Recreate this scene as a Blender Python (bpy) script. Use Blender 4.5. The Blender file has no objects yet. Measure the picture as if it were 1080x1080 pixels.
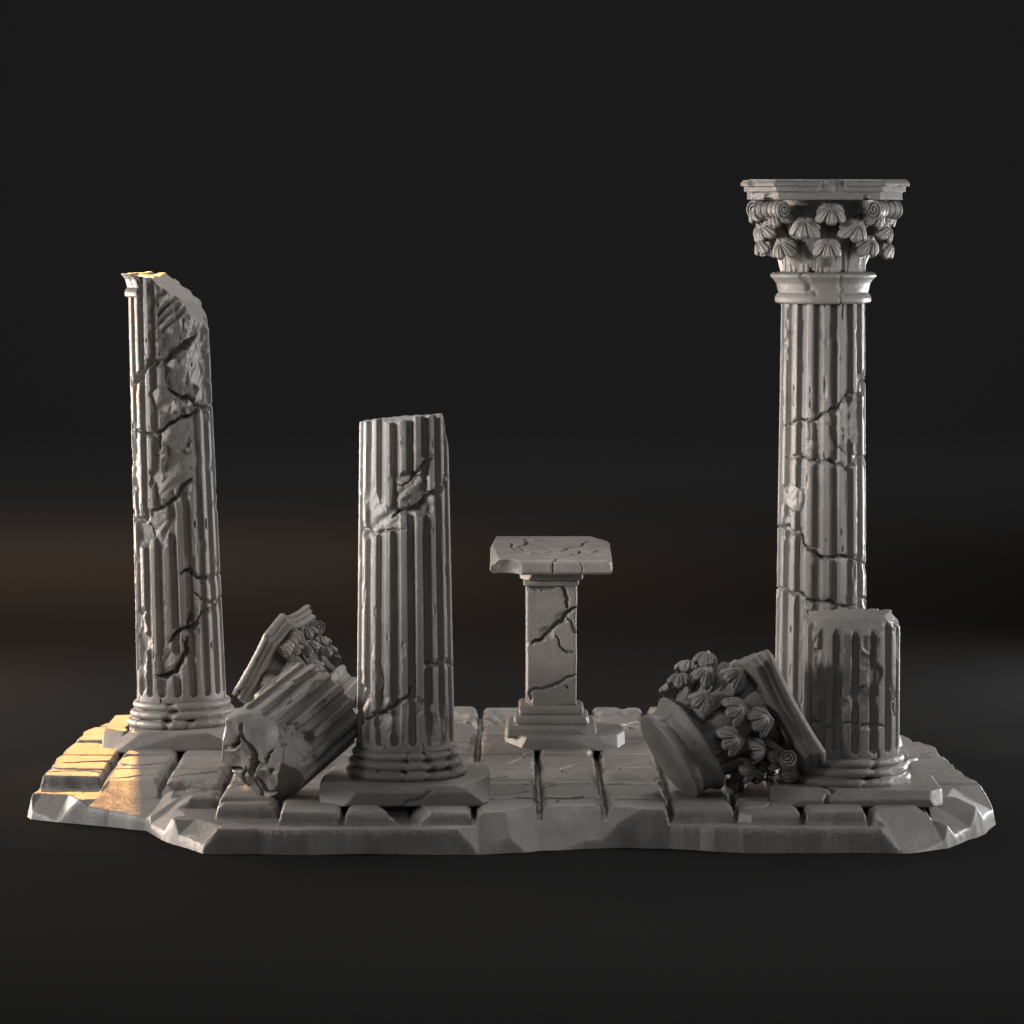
import bpy, math, random
import numpy as np
from mathutils import Matrix, Vector, Euler

F32 = np.float32
scene = bpy.context.scene
col = scene.collection
R = math.radians

# ------------------------------------------------------------------ numeric helpers
_LAT = np.random.RandomState(7).rand(32, 32, 32).astype(F32)

def vnoise(X, Y, Z, freq=1.0, seed=0):
    """smooth value noise in 0..1 (broadcasts)"""
    ox, oy, oz = (seed * 12.37) % 31, (seed * 7.91) % 29, (seed * 3.73) % 27
    def prep(A, o):
        A = np.asarray(A, F32) * F32(freq) + F32(o + 640)
        i = np.floor(A).astype(np.int32)
        f = A - i
        return i & 31, (i + 1) & 31, f * f * (3 - 2 * f)
    x0, x1, fx = prep(X, ox); y0, y1, fy = prep(Y, oy); z0, z1, fz = prep(Z, oz)
    a = _LAT[x0, y0, z0] * (1 - fx) + _LAT[x1, y0, z0] * fx
    b = _LAT[x0, y1, z0] * (1 - fx) + _LAT[x1, y1, z0] * fx
    c = _LAT[x0, y0, z1] * (1 - fx) + _LAT[x1, y0, z1] * fx
    d = _LAT[x0, y1, z1] * (1 - fx) + _LAT[x1, y1, z1] * fx
    return (a * (1 - fy) + b * fy) * (1 - fz) + (c * (1 - fy) + d * fy) * fz

def fbm(X, Y, Z, freq, seed, octs=3):
    s, a, t = 0, 1.0, 0
    for o in range(octs):
        s = s + a * vnoise(X, Y, Z, freq * 2 ** o, seed + o * 5)
        t += a; a *= .5
    return s / t

def sstep(x, a, b):
    t = np.clip((x - a) / (b - a), 0, 1)
    return t * t * (3 - 2 * t)

def lnoise(X, Y, freq, seed):
    """piecewise flat noise: triangles between random heights, like hewn facets"""
    A = X * freq + Y * freq * .37 + seed * 3.1 + 100; B = Y * freq - X * freq * .21 + seed * 1.7 + 100
    i = np.floor(A).astype(np.int32); j = np.floor(B).astype(np.int32)
    u, v = A - i, B - j
    g = lambda a, b: _LAT[a & 31, b & 31, seed & 31]
    a, b, c, d = g(i, j), g(i + 1, j), g(i, j + 1), g(i + 1, j + 1)
    return np.where(u > v, a + (b - a) * u + (d - b) * v, a + (c - a) * v + (d - c) * u).astype(F32)

def jitter(pts, amp, n, rng):
    """break the segments of a polyline up into a ragged line"""
    pts = [tuple(p) for p in pts]
    for it in range(n):
        out = [pts[0]]
        for a, b in zip(pts, pts[1:]):
            dx, dy = b[0] - a[0], b[1] - a[1]
            o = (rng.rand() - .5) * 2 * amp
            out.append(((a[0] + b[0]) / 2 - dy * o, (a[1] + b[1]) / 2 + dx * o))
            out.append(b)
        pts = out
    return pts

def polydist(PX, PY, pts):
    """distance to a polyline, and position 0..1 along it"""
    best = None; pos = None
    n = len(pts) - 1
    for i, (a, b) in enumerate(zip(pts, pts[1:])):
        dx, dy = b[0] - a[0], b[1] - a[1]
        L = dx * dx + dy * dy + 1e-9
        t = np.clip(((PX - a[0]) * dx + (PY - a[1]) * dy) / L, 0, 1)
        d = np.hypot(PX - a[0] - t * dx, PY - a[1] - t * dy)
        if best is None:
            best = d; pos = (t + i) / n
        else:
            m = d < best
            best = np.where(m, d, best); pos = np.where(m, (t + i) / n, pos)
    return best, pos

def groove(PX, PY, pts, width, depth, rng, rag=.17, taper=True, seed=1):
    pts = jitter(pts, rag, 3, rng)
    d, t = polydist(PX, PY, pts)
    w = width * (.7 + .6 * vnoise(PX, PY, 0, 7, seed))
    if taper:
        w = w * (.35 + .65 * np.clip(np.sin(np.clip(t, 0.02, .98) * math.pi) * 1.6, 0, 1))
    return depth * np.clip(1.25 * (1 - d / w), 0, 1)

# ------------------------------------------------------------------ surface extraction
def nets(Fv, o, h):
    S = Fv < 0
    c = np.zeros(tuple(n - 1 for n in S.shape), np.int8)
    for a in (0, 1):
        for b in (0, 1):
            for g in (0, 1):
                c += S[a:S.shape[0] - 1 + a, b:S.shape[1] - 1 + b, g:S.shape[2] - 1 + g]
    mixed = (c > 0) & (c < 8)
    I, J, K = np.nonzero(mixed)
    idx = np.full(c.shape, -1, np.int32)
    idx[I, J, K] = np.arange(len(I))
    acc = np.zeros((len(I), 3), F32); cnt = np.zeros(len(I), F32)
    corners = [(a, b, g) for a in (0, 1) for b in (0, 1) for g in (0, 1)]
    val = {k: Fv[I + k[0], J + k[1], K + k[2]] for k in corners}
    for k in corners:
        for ax in range(3):
            if k[ax]: continue
            k2 = list(k); k2[ax] = 1; k2 = tuple(k2)
            v0, v1 = val[k], val[k2]
            m = (v0 < 0) != (v1 < 0)
            den = np.where(m, v0 - v1, 1)
            t = np.where(m, v0 / den, 0)
            for q in range(3):
                acc[:, q] += np.where(m, k[q] + (t if q == ax else 0), 0)
            cnt += m
    P = np.stack([I, J, K], 1) + acc / cnt[:, None]
    V = np.asarray(o, F32)[None] + P * np.asarray(h, F32)
    quads = []
    for ax in range(3):
        b, g = (ax + 1) % 3, (ax + 2) % 3
        sl0 = [None] * 3; sl1 = [None] * 3
        sl0[ax] = slice(0, -1); sl1[ax] = slice(1, None)
        sl0[b] = sl1[b] = slice(1, -1); sl0[g] = sl1[g] = slice(1, -1)
        s0 = S[tuple(sl0)]; s1 = S[tuple(sl1)]
        E = np.nonzero(s0 != s1)
        ins = s0[E]
        base = [E[0].copy(), E[1].copy(), E[2].copy()]
        base[b] = base[b] + 1; base[g] = base[g] + 1
        def cell(db, dg):
            q = [base[0], base[1], base[2]]
            q[b] = q[b] + db; q[g] = q[g] + dg
            return idx[q[0], q[1], q[2]]
        q = np.stack([cell(-1, -1), cell(0, -1), cell(0, 0), cell(-1, 0)], 1)
        q[~ins] = q[~ins][:, ::-1]
        quads.append(q)
    Q = np.concatenate(quads)
    Q = Q[(Q >= 0).all(1)]
    # light relaxation removes voxel stepping
    nb = np.zeros_like(V); nc = np.zeros(len(V), F32)
    for i in range(4):
        a, b2 = Q[:, i], Q[:, (i + 1) % 4]
        for d in range(3):
            nb[:, d] += np.bincount(a, V[b2, d], len(V)) + np.bincount(b2, V[a, d], len(V))
        nc += np.bincount(a, minlength=len(V)) + np.bincount(b2, minlength=len(V))
    V = V * .86 + .14 * nb / np.maximum(nc, 1)[:, None]
    V = V + (np.random.RandomState(len(V) % 9973).rand(*V.shape).astype(F32) - .5) * (2 * .0016)   # sandy grain of the stone
    return V, Q

def mesh_from(name, V, Q, smooth=True):
    me = bpy.data.meshes.new(name)
    V = np.ascontiguousarray(V, dtype=F32); Q = np.ascontiguousarray(Q, dtype=np.int32)
    me.vertices.add(len(V)); me.vertices.foreach_set('co', V.ravel())
    k = Q.shape[1]
    me.loops.add(Q.size); me.loops.foreach_set('vertex_index', Q.ravel())
    me.polygons.add(len(Q))
    me.polygons.foreach_set('loop_start', np.arange(0, Q.size, k, dtype=np.int32))
    me.polygons.foreach_set('loop_total', np.full(len(Q), k, np.int32))
    me.update(calc_edges=True)
    if smooth:
        me.polygons.foreach_set('use_smooth', np.ones(len(Q), bool))
    return me

def obj(name, me, m, parent=None, loc=(0, 0, 0), rot=(0, 0, 0), scale=1.0):
    o = bpy.data.objects.new(name, me); col.objects.link(o)
    if m and not me.materials: me.materials.append(m)
    o.location = loc; o.rotation_euler = rot
    if scale != 1.0: o.scale = (scale,) * 3
    if parent: o.parent = parent
    return o

def thing(name, label, cat, loc=(0, 0, 0), rot=(0, 0, 0), group=None, kind='thing'):
    o = bpy.data.objects.new(name, None); col.objects.link(o)
    o.location = loc; o.rotation_euler = rot
    o['label'] = label; o['category'] = cat; o['kind'] = kind
    if group: o['group'] = group
    return o

def grid3(lo, hi, h):
    ax = [np.arange(lo[i] - 2.5 * h, hi[i] + 2.6 * h, h, dtype=F32) for i in range(3)]
    return ax[0][:, None, None], ax[1][None, :, None], ax[2][None, None, :], (ax[0][0], ax[1][0], ax[2][0])

# ------------------------------------------------------------------ materials
def stone(name, base=(.272, .256, .241), rough=.35, bump=.42, spec=.5):
    m = bpy.data.materials.new(name); m.use_nodes = True
    nt = m.node_tree; N = nt.nodes; L = nt.links
    bs = N['Principled BSDF']
    tc = N.new('ShaderNodeTexCoord')
    n1 = N.new('ShaderNodeTexNoise'); n1.inputs['Scale'].default_value = 2.3; n1.inputs['Detail'].default_value = 6
    L.new(tc.outputs['Object'], n1.inputs['Vector'])
    cr = N.new('ShaderNodeValToRGB')
    cr.color_ramp.elements[0].position = .3; cr.color_ramp.elements[1].position = .72
    cr.color_ramp.elements[0].color = (*[c * .86 for c in base], 1)
    cr.color_ramp.elements[1].color = (*[c * 1.1 for c in base], 1)
    L.new(n1.outputs['Fac'], cr.inputs['Fac'])
    n4 = N.new('ShaderNodeTexNoise'); n4.inputs['Scale'].default_value = 62; n4.inputs['Detail'].default_value = 3
    L.new(tc.outputs['Object'], n4.inputs['Vector'])
    m4 = N.new('ShaderNodeMapRange'); m4.inputs['From Min'].default_value = .3; m4.inputs['From Max'].default_value = .7
    m4.inputs['To Min'].default_value = .83; m4.inputs['To Max'].default_value = 1.15
    L.new(n4.outputs['Fac'], m4.inputs['Value'])
    mx = N.new('ShaderNodeVectorMath'); mx.operation = 'SCALE'
    L.new(cr.outputs['Color'], mx.inputs[0]); L.new(m4.outputs['Result'], mx.inputs['Scale'])
    L.new(mx.outputs['Vector'], bs.inputs['Base Color'])
    n2 = N.new('ShaderNodeTexNoise'); n2.inputs['Scale'].default_value = 9; n2.inputs['Detail'].default_value = 5
    L.new(tc.outputs['Object'], n2.inputs['Vector'])
    mr = N.new('ShaderNodeMapRange'); mr.inputs['From Min'].default_value = .3; mr.inputs['From Max'].default_value = .7
    mr.inputs['To Min'].default_value = rough - .07; mr.inputs['To Max'].default_value = rough + .1
    L.new(n2.outputs['Fac'], mr.inputs['Value']); L.new(mr.outputs['Result'], bs.inputs['Roughness'])
    n3 = N.new('ShaderNodeTexNoise'); n3.inputs['Scale'].default_value = 60; n3.inputs['Detail'].default_value = 4
    n3.inputs['Roughness'].default_value = .7
    L.new(tc.outputs['Object'], n3.inputs['Vector'])
    bp = N.new('ShaderNodeBump'); bp.inputs['Strength'].default_value = bump; bp.inputs['Distance'].default_value = .016
    L.new(n3.outputs['Fac'], bp.inputs['Height']); L.new(bp.outputs['Normal'], bs.inputs['Normal'])
    bs.inputs['Specular IOR Level'].default_value = spec
    return m

M_STONE = stone('carved_stone')
M_BASE = stone('paving_stone', (.266, .25, .236), .37, .38)

# ------------------------------------------------------------------ building blocks
def block_field(X, Y, Z, hx, hy, hz, bevel=.015, chips=8, seed=0, cut=.05, und=.006, biased=None):
    qx, qy, qz = np.abs(X) - hx, np.abs(Y) - hy, np.abs(Z) - hz
    f = np.maximum(np.maximum(qx, qy), qz)
    r2 = F32(.7071)
    for a, b in ((qx, qy), (qx, qz), (qy, qz)):
        f = np.maximum(f, (a + b + bevel) * r2)
    rng = np.random.RandomState(seed)
    H = (hx, hy, hz); P = (X, Y, Z)
    for i in range(chips):
        a, b = [(0, 1), (0, 2), (1, 2), (1, 2), (0, 2)][rng.randint(5)]
        t = 3 - a - b
        sa, sb, st = rng.choice([-1, 1], 3)
        if b == 2 and rng.rand() < .75: sb = 1          # mostly the upper edges
        if a == 1 and rng.rand() < .7: sa = -1
        al = rng.uniform(.35, 1.2)
        n = np.zeros(3); n[a] = sa * math.cos(al); n[b] = sb * math.sin(al); n[t] = rng.uniform(-.55, .55)
        n /= np.linalg.norm(n)
        p = np.zeros(3); p[a] = sa * H[a]; p[b] = sb * H[b]; p[t] = math.copysign(H[t] * rng.uniform(.3, 1), n[t])
        c = cut * rng.uniform(.4, 1)
        d = float(n @ p) - c
        f = np.maximum(f, (n[0] * X + n[1] * Y + n[2] * Z - d).astype(F32))
    if und:
        f = f + (fbm(X, Y, Z, 3.5, seed + 3, 2) - .5) * und * 2
    return f

def block(name, hx, hy, hz, m, parent, loc, rot=(0, 0, 0), h=.012, bevel=.015, chips=8, seed=0, cut=.05, und=.005,
          planes=(), top=(), front=(), notch=()):
    X, Y, Z, o = grid3((-hx, -hy, -hz), (hx, hy, hz), h)
    f = block_field(X, Y, Z, hx, hy, hz, bevel, chips, seed, cut, und)
    rng = np.random.RandomState(seed + 91)
    for pts, w, d in top:
        g = groove(X, Y, pts, w, d, rng, seed=seed)
        f = np.maximum(f, Z - hz + g)
    for pts, w, d in front:
        g = groove(X, Z, pts, w, d, rng, seed=seed)
        f = np.maximum(f, -Y - hy + g)
    for n, p in planes:
        n = np.array(n, float); n /= np.linalg.norm(n)
        f = np.maximum(f, (n[0] * (X - p[0]) + n[1] * (Y - p[1]) + n[2] * (Z - p[2])).astype(F32))
    for c, r in notch:
        wob = (fbm(X, Y, Z, 6, seed + 17, 2) - .5) * .08
        f = np.maximum(f, r - np.sqrt((X - c[0]) ** 2 + (Y - c[1]) ** 2 + (Z - c[2]) ** 2) + wob)
    V, Q = nets(f.astype(F32), o, h)
    return obj(name, mesh_from(name, V, Q), m, parent, loc, rot)

def shaft_mesh(name, L, R0, R1, nfl, phase, h=.0095, fdepth=.05, fw=.295, fbot=None, ftop=None, cracks=(), spalls=(),
               chipamt=.014, stroke=.045, keep=.5, topcut=(), cuts=(), seed=0, toprough=.03, bottomrough=0, MT=720, botcut=()):
    """fluted shaft standing on z=0; angle 0 faces -y. cracks: (pts(s,z), width, depth); spalls: (s, z, rs, rz, level)"""
    Rm = max(R0, R1)
    X, Y, Z, o = grid3((-Rm, -Rm, -.12 if bottomrough else 0), (Rm, Rm, L + .06), h)
    z = Z.ravel()
    rng = np.random.RandomState(seed + 5)
    th = np.linspace(-math.pi, math.pi, MT, endpoint=False).astype(F32)[:, None]
    zz = z[None, :]
    Rz = (R0 + (R1 - R0) * np.clip(zz / L, 0, 1)).astype(F32)
    # flutes
    a = (th * nfl / (2 * math.pi) + phase) % 1.0 - .5
    pitch = 2 * math.pi * Rz / nfl
    u = np.abs(a) * pitch
    wid = fw * pitch
    dist = u
    if fbot is not None:
        dist = np.hypot(u, np.maximum(0, fbot + wid - zz))
    if ftop is not None:
        dist = np.hypot(dist, np.maximum(0, zz - (ftop - wid)))
    t = np.clip((wid - dist) / wid, 0, 1)
    flute = fdepth * 1.08 * np.clip(t * 3.6, 0, 1) ** .85
    wear = fbm(th * 5, zz * 2.2, 0, 1.0, seed + 2, 3)
    D = flute * (1 - .12 * sstep(wear, .55, .75)) + 0 * zz
    tx, zs = th * .45, zz
    rough = fbm(th * .45 * 1.0, zz, 0, 7, seed + 9, 3) - .5
    rough2 = np.abs(vnoise(th * .45, zz, 0, 16, seed + 4) - .5)
    # diagonal hand-chiselled facets inside broken areas
    pa = th * .45 * .80 + zz * .60; qa = -th * .45 * .60 + zz * .80
    strk = vnoise(pa * .55, qa * 3.0, 0, 1.9, seed + 31)
    strk = np.abs(((strk * 2.6) % 1.0) - .5) * 2                      # faceted, slanting chisel planes
    fine = vnoise(pa * .6, qa * 4, 0, 6, seed + 33) - .5
    for (s, zc, rs, rz, lev) in spalls:
        tc = math.asin(max(-1, min(1, s))) if abs(s) <= 1 else math.copysign(math.pi / 2 + (abs(s) - 1), s)
        rt = rs
        q = np.hypot((th - tc) / rt, (zz - zc) / rz) + (fbm(th * 1.2, zz * 2.2, 0, 2.6, seed + int(zc * 10), 3) - .5) * 1.5
        mk = 1 - sstep(q, .66, .98)
        tgt = lev + (strk - .5) * stroke + fine * .018 + rough * .02
        D = D * (1 - mk) + np.maximum(D * keep, tgt) * mk
    # chipped fillet edges
    ch = vnoise(th * 9, zz * 5, 0, 1.0, seed + 21) * .55 + vnoise(th * 18, zz * 11, 0, 1.0, seed + 22) * .45
    D = D + chipamt * sstep(ch, .70, .76) * (1 - .6 * sstep(flute, 0, fdepth * .6))
    for pts, w, dep in cracks:
        P = [((math.asin(max(-1, min(1, s))) if abs(s) <= 1 else math.copysign(math.pi / 2 + (abs(s) - 1) * 2, s)) * .45, zc) for s, zc in pts]
        g = groove(tx, zs, P, w * .64, dep, rng, seed=seed)
        D = np.maximum(D, D * .6 + g)
        # bruised lips along the crack
        pj, _ = polydist(tx, zs, P)
        lip = (1 - sstep(pj, w * .6, w * 2.2)) * sstep(vnoise(tx, zs, 0, 9, seed + 40), .5, .6)
        D = D + lip * .012
    D = D + rough * .004
    Rt = (Rz - D).astype(F32)
    rho = np.hypot(X, Y)[:, :, 0]
    ang = np.arctan2(X, -Y)[:, :, 0]
    fi = (ang + math.pi) / (2 * math.pi) * MT
    i0 = np.floor(fi).astype(int); fr = (fi - i0).astype(F32)[:, :, None]
    Rv = Rt[i0 % MT] * (1 - fr) + Rt[(i0 + 1) % MT] * fr
    f = (rho[:, :, None] - Rv) * F32(.8)
    nz_ = (fbm(X, Y, 0 * X, 5, seed + 60, 3) - .5) * toprough * 2
    f = np.maximum(f, Z - (L + nz_))
    for n, p in topcut:
        n = np.array(n, float); n /= np.linalg.norm(n)
        f = np.maximum(f, (n[0] * (X - p[0]) + n[1] * (Y - p[1]) + n[2] * (Z - p[2]) + nz_ * .5).astype(F32))
    if bottomrough:
        bz = (fbm(X, Y, 0 * X, 4, seed + 70, 3) - .5) * bottomrough * 2
        f = np.maximum(f, -(Z - bz))
        for pts, w, dep in botcut:
            f = np.maximum(f, -(Z - bz - groove(X, Y, pts, w, dep, rng, seed=seed + 3)))
    else:
        f = np.maximum(f, -Z)
    for n, p in cuts:
        n = np.array(n, float); n /= np.linalg.norm(n)
        f = np.maximum(f, (n[0] * (X - p[0]) + n[1] * (Y - p[1]) + n[2] * (Z - p[2])).astype(F32)
                       + (vnoise(X, Y, Z, 6, seed + 80) - .5) * .03)
    V, Q = nets(f.astype(F32), o, h)
    return mesh_from(name, V, Q)

def revolve_mesh(name, prof, zmax, rmax, h=.0095, seed=0, cracks=(), extra=None, und=.004, cuts=(), chip=.012):
    """prof(rho, Z) -> signed field"""
    X, Y, Z, o = grid3((-rmax, -rmax, 0), (rmax, rmax, zmax), h)
    rho = np.hypot(X, Y)
    th = np.arctan2(X, -Y)
    f = prof(rho, Z)
    n = fbm(X, Y, Z, 4.5, seed + 1, 2) - .5
    f = f + n * und * 2
    if chip:
        n2 = vnoise(X, Y, Z, 9, seed + 8)
        f = f + chip * sstep(n2, .74, .88)
    rng = np.random.RandomState(seed + 3)
    for pts, w, d in cracks:
        P = [(math.asin(max(-1, min(1, s))) * .5, zc) for s, zc in pts]
        g = groove(th * .5, Z, P, w, d, rng, seed=seed)
        f = f + g * .28
    if extra is not None:
        f = extra(f, X, Y, Z, rho, th)
    for nn, p in cuts:
        nn = np.array(nn, float); nn /= np.linalg.norm(nn)
        f = np.maximum(f, (nn[0] * (X - p[0]) + nn[1] * (Y - p[1]) + nn[2] * (Z - p[2])).astype(F32) + n * .05)
    V, Q = nets(f.astype(F32), o, h)
    return mesh_from(name, V, Q)

def ring_prof(rings, core, ztop):
    def prof(rho, Z):
        f = np.maximum(rho - core, np.maximum(Z - ztop, -Z))
        for rc, zc, tr, tz in rings:
            f = np.minimum(f, (np.hypot((rho - rc) / tr, (Z - zc) / tz) - 1) * min(tr, tz))
            f = np.minimum(f, np.maximum(rho - rc, np.abs(Z - zc) - tz * .98))
        return np.maximum(f, -Z)
    return prof

def attic_base(seed, cracks=(), cuts=(), r=1.0):
    return revolve_mesh('base_moulding', ring_prof([(.515 * r, .052, .058, .05), (.485 * r, .145, .056, .047), (.452 * r, .232, .055, .046)], .46 * r, .27),
                        .28, .60 * r, seed=seed, cracks=cracks, cuts=cuts, chip=.004)

# ------------------------------------------------------------------ capital pieces (shared)
def sheet(top, bot):
    """closed shell between two (n, m, 3) grids of points"""
    n_, m_ = top.shape[:2]
    V = np.concatenate([top.reshape(-1, 3), bot.reshape(-1, 3)]); n = n_ * m_
    ii, jj = np.meshgrid(np.arange(n_ - 1), np.arange(m_ - 1), indexing='ij')
    a = (ii * m_ + jj).ravel(); b = a + 1; d = a + m_; e = d + 1
    q = [np.stack([a, b, e, d], 1), np.stack([a, d, e, b], 1) + n]
    k = np.arange(n_ - 1) * m_
    q.append(np.stack([k, k + m_, k + m_ + n, k + n], 1))
    k = k + m_ - 1
    q.append(np.stack([k, k + n, k + m_ + n, k + m_], 1))
    j = np.arange(m_ - 1); w = (n_ - 1) * m_
    q.append(np.stack([w + j, w + j + 1, w + j + 1 + n, w + j + n], 1))
    q.append(np.stack([j, j + n, j + 1 + n, j + 1], 1))
    return V, np.concatenate(q)

def leaf_mesh():
    # stalk: a fluted strip leaving the bell and bending outwards
    ctrl = np.array([(-.11, -.30), (-.035, -.15), (.01, -.03), (.055, .06), (.12, .105), (.17, .10)], float)
    v = np.linspace(0, 1, 26)
    tt = np.linspace(0, 1, len(ctrl))
    cr_ = np.polynomial.polynomial.polyfit(tt, ctrl, 4)
    c = np.polynomial.polynomial.polyval(v, cr_).T
    tg = np.gradient(c, axis=0); tg /= np.linalg.norm(tg, axis=1, keepdims=True)
    nr = np.stack([-tg[:, 1], tg[:, 0]], 1)
    u = np.linspace(-1, 1, 33)[None, :]
    hw = np.interp(v, [0, .4, .8, 1], [.10, .085, .075, .07])[:, None]
    bulge = .022 * (1 - u ** 2) - .010 * np.abs(np.sin(5.5 * math.pi * u))
    def strip(off):
        p = c[:, None, :] - nr[:, None, :] * off[..., None]
        return np.stack([u * hw + 0 * off, -p[..., 0], p[..., 1]], -1)
    o1 = bulge + 0 * hw; V1, Q1 = sheet(strip(-.045 + 0 * o1), strip(o1))
    # fan: lobes radiating down and sideways from the crest
    ph = np.linspace(-math.radians(140), math.radians(140), 121)[None, :]
    rr = np.linspace(.0, 1, 22)[:, None]
    lob = np.abs(np.cos(ph / math.radians(140) * math.pi * 2.5)) ** .5
    L = (.152 + .018 * np.sin(np.abs(ph)) ** 2 - .085 * sstep(np.abs(ph), 1.3, 2.4)) * (1 - .27 * (1 - lob))
    rho = rr * L
    x = rho * np.sin(ph); dn = rho * np.cos(ph)
    rib5 = lob - .5
    rib15 = np.abs(np.cos(ph / math.radians(140) * math.pi * 7.5)) - .5
    amp = sstep(rr, .1, .55)
    lift = amp * (.034 * rib5 + .015 * rib15) - 3.4 * rho ** 2 * (1 + .5 * np.sin(np.abs(ph)) ** 2)
    th = .036 * (1 - .35 * rr) + 0 * ph
    cen = np.array([.215, .115]); dd = np.array([.57, -.82]); nn = np.array([.82, .57])
    def fan(off):
        r_ = cen[0] + dd[0] * dn + nn[0] * off
        z_ = cen[1] + dd[1] * dn + nn[1] * off
        return np.stack([x, -r_, z_], -1)
    V2, Q2 = sheet(fan(lift), fan(np.minimum(lift - th * .4, -3.4 * rho ** 2 * (1 + .5 * np.sin(np.abs(ph)) ** 2) - th)))
    return mesh_from('leaf', np.concatenate([V1, V2]), np.concatenate([Q1, Q2 + len(V1)]))

def volute_mesh():
    h = .0065; Lh = .17
    X, Y, Z, o = grid3((-Lh - .02, -.12, -.12), (Lh + .02, .34, .12), h)
    rho = np.hypot(Y, Z); a = np.arctan2(Z, Y)
    rib = np.abs(((X / Lh * 2.5) + .5) % 1 - .5)
    Rr = .102 - .03 * np.clip(1 - np.abs(X) / Lh, 0, 1) - .014 * np.clip(1 - rib / .16, 0, 1)
    sp = ((rho / .036 - a / (2 * math.pi)) % 1.0)
    spir = .03 * sstep(np.abs(sp - .5), .12, .32) * sstep(rho, .012, .02)
    spir = .03 * (1 - sstep(np.abs(sp - .5), .10, .26)) * (rho > .012)
    f = np.maximum(rho - Rr, np.abs(X) - Lh + spir)
    f = np.minimum(f, np.maximum(np.maximum(np.abs(X) - .11, np.abs(Z - .045 + Y * .25) - .035), np.maximum(Y - .33, -Y)))  # stem back to the bell
    f = f + (vnoise(X, Y, Z, 14, 3) - .5) * .006
    V, Q = nets(f.astype(F32), o, h)
    return mesh_from('volute', V, Q)

def abacus_mesh(seed, notch=True, broken=()):
    h = .0105
    X, Y, Z, o = grid3((-.86, -.86, 0), (.86, .86, .22), h)
    ax, ay = np.abs(X), np.abs(Y)
    def layer(hw, ch, z0, z1):
        conc = .085 * np.clip(1 - (np.minimum(ax, ay) / .55) ** 2, 0, 1)
        return np.maximum(np.maximum(np.maximum(ax, ay) - hw + conc, (ax + ay - 2 * hw + ch) * F32(.7071)), np.maximum(z0 - Z, Z - z1))
    f = layer(.785, .27, -.0, .085)
    f = np.minimum(f, layer(.812, .27, .08, .145))
    f = np.minimum(f, np.maximum(layer(.845, .27, .14, .21), layer(.845, .27, -9, 9) + (Z - .175) * F32(.8)))
    wob = (fbm(X, Y, Z, 7, seed + 2, 3) - .5)
    if notch:   # flower ornament broken away from the middle of the front
        f = np.maximum(f, -(np.maximum(np.maximum(np.abs(X - .03) - .16 + Z * .15, Y + .72), -(Z - .01)) + wob * .10))
    for n, p in broken:
        n = np.array(n, float); n /= np.linalg.norm(n)
        f = np.maximum(f, (n[0] * (X - p[0]) + n[1] * (Y - p[1]) + n[2] * (Z - p[2])).astype(F32) + wob * .06)
    f = f + (fbm(X, Y, Z, 4, seed, 2) - .5) * .008 + .02 * sstep(vnoise(X, Y, Z, 6, seed + 9), .78, .9)
    V, Q = nets(f.astype(F32), o, h)
    return mesh_from('abacus', V, Q)

def bell_mesh(seed):
    def prof(rho, Z):
        rr = .43 + .02 * Z + .06 * np.clip(Z / .74, 0, 1) ** 3
        return np.maximum((rho - rr) * F32(.9), np.maximum(-Z, Z - .745))
    def extra(f, X, Y, Z, rho, th):
        g = np.abs(vnoise(th * 9, Z * .6, 0 * X, 1.6, seed + 4) - .5)
        f = f + .018 * (1 - sstep(g, .02, .12)) * (1 - sstep(Z, .35, .5))
        gg = np.abs(((th * 8 / (2 * math.pi)) % 1) - .5)
        return f + .025 * (1 - sstep(gg, .02, .06)) * (1 - sstep(Z, .28, .4))
    return revolve_mesh('bell', prof, .75, .60, h=.0115, seed=seed, extra=extra, chip=.01)

def collar_mesh(seed, cracks=(), cuts=()):
    def prof(rho, Z):
        r = np.interp(Z, [0, .015, .055, .09, .11, .15, .2, .235, .27, .295, .315],
                      [.465, .485, .49, .475, .455, .465, .475, .50, .535, .535, .50]).astype(F32)
        return np.maximum(rho - r, np.maximum(-Z, Z - .315))
    return revolve_mesh('collar', prof, .32, .56, seed=seed, cracks=cracks, cuts=cuts)

LEAF = leaf_mesh(); VOLUTE = volute_mesh()

def dress_capital(parent, z0, m, rng, skip=()):
    """three tiers of eight curled leaves and four corner volutes on a bell whose foot is at z0"""
    for tier, (zc, rad, off, sc) in enumerate(((.205, .44, 0, 1.0), (.385, .46, 22.5, 1.0), (.545, .49, 0, 1.0))):
        for k in range(8):
            if (tier, k) in skip: continue
            a = R(k * 45 + off + rng.uniform(-2, 2))
            o = obj('leaf', LEAF, m, parent, (rad * math.sin(a), -rad * math.cos(a), z0 + zc + rng.uniform(-.008, .008)), (R(rng.uniform(-9, 9)), R(rng.uniform(-9, 9)), a + R(rng.uniform(-3, 3))), sc * rng.uniform(.94, 1.08))
    for k in range(4):
        if ('v', k) in skip: continue
        a = R(45 + 90 * k)
        obj('volute', VOLUTE, m, parent, (.80 * math.sin(a), -.80 * math.cos(a), z0 + .64), (0, 0, a))

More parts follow.
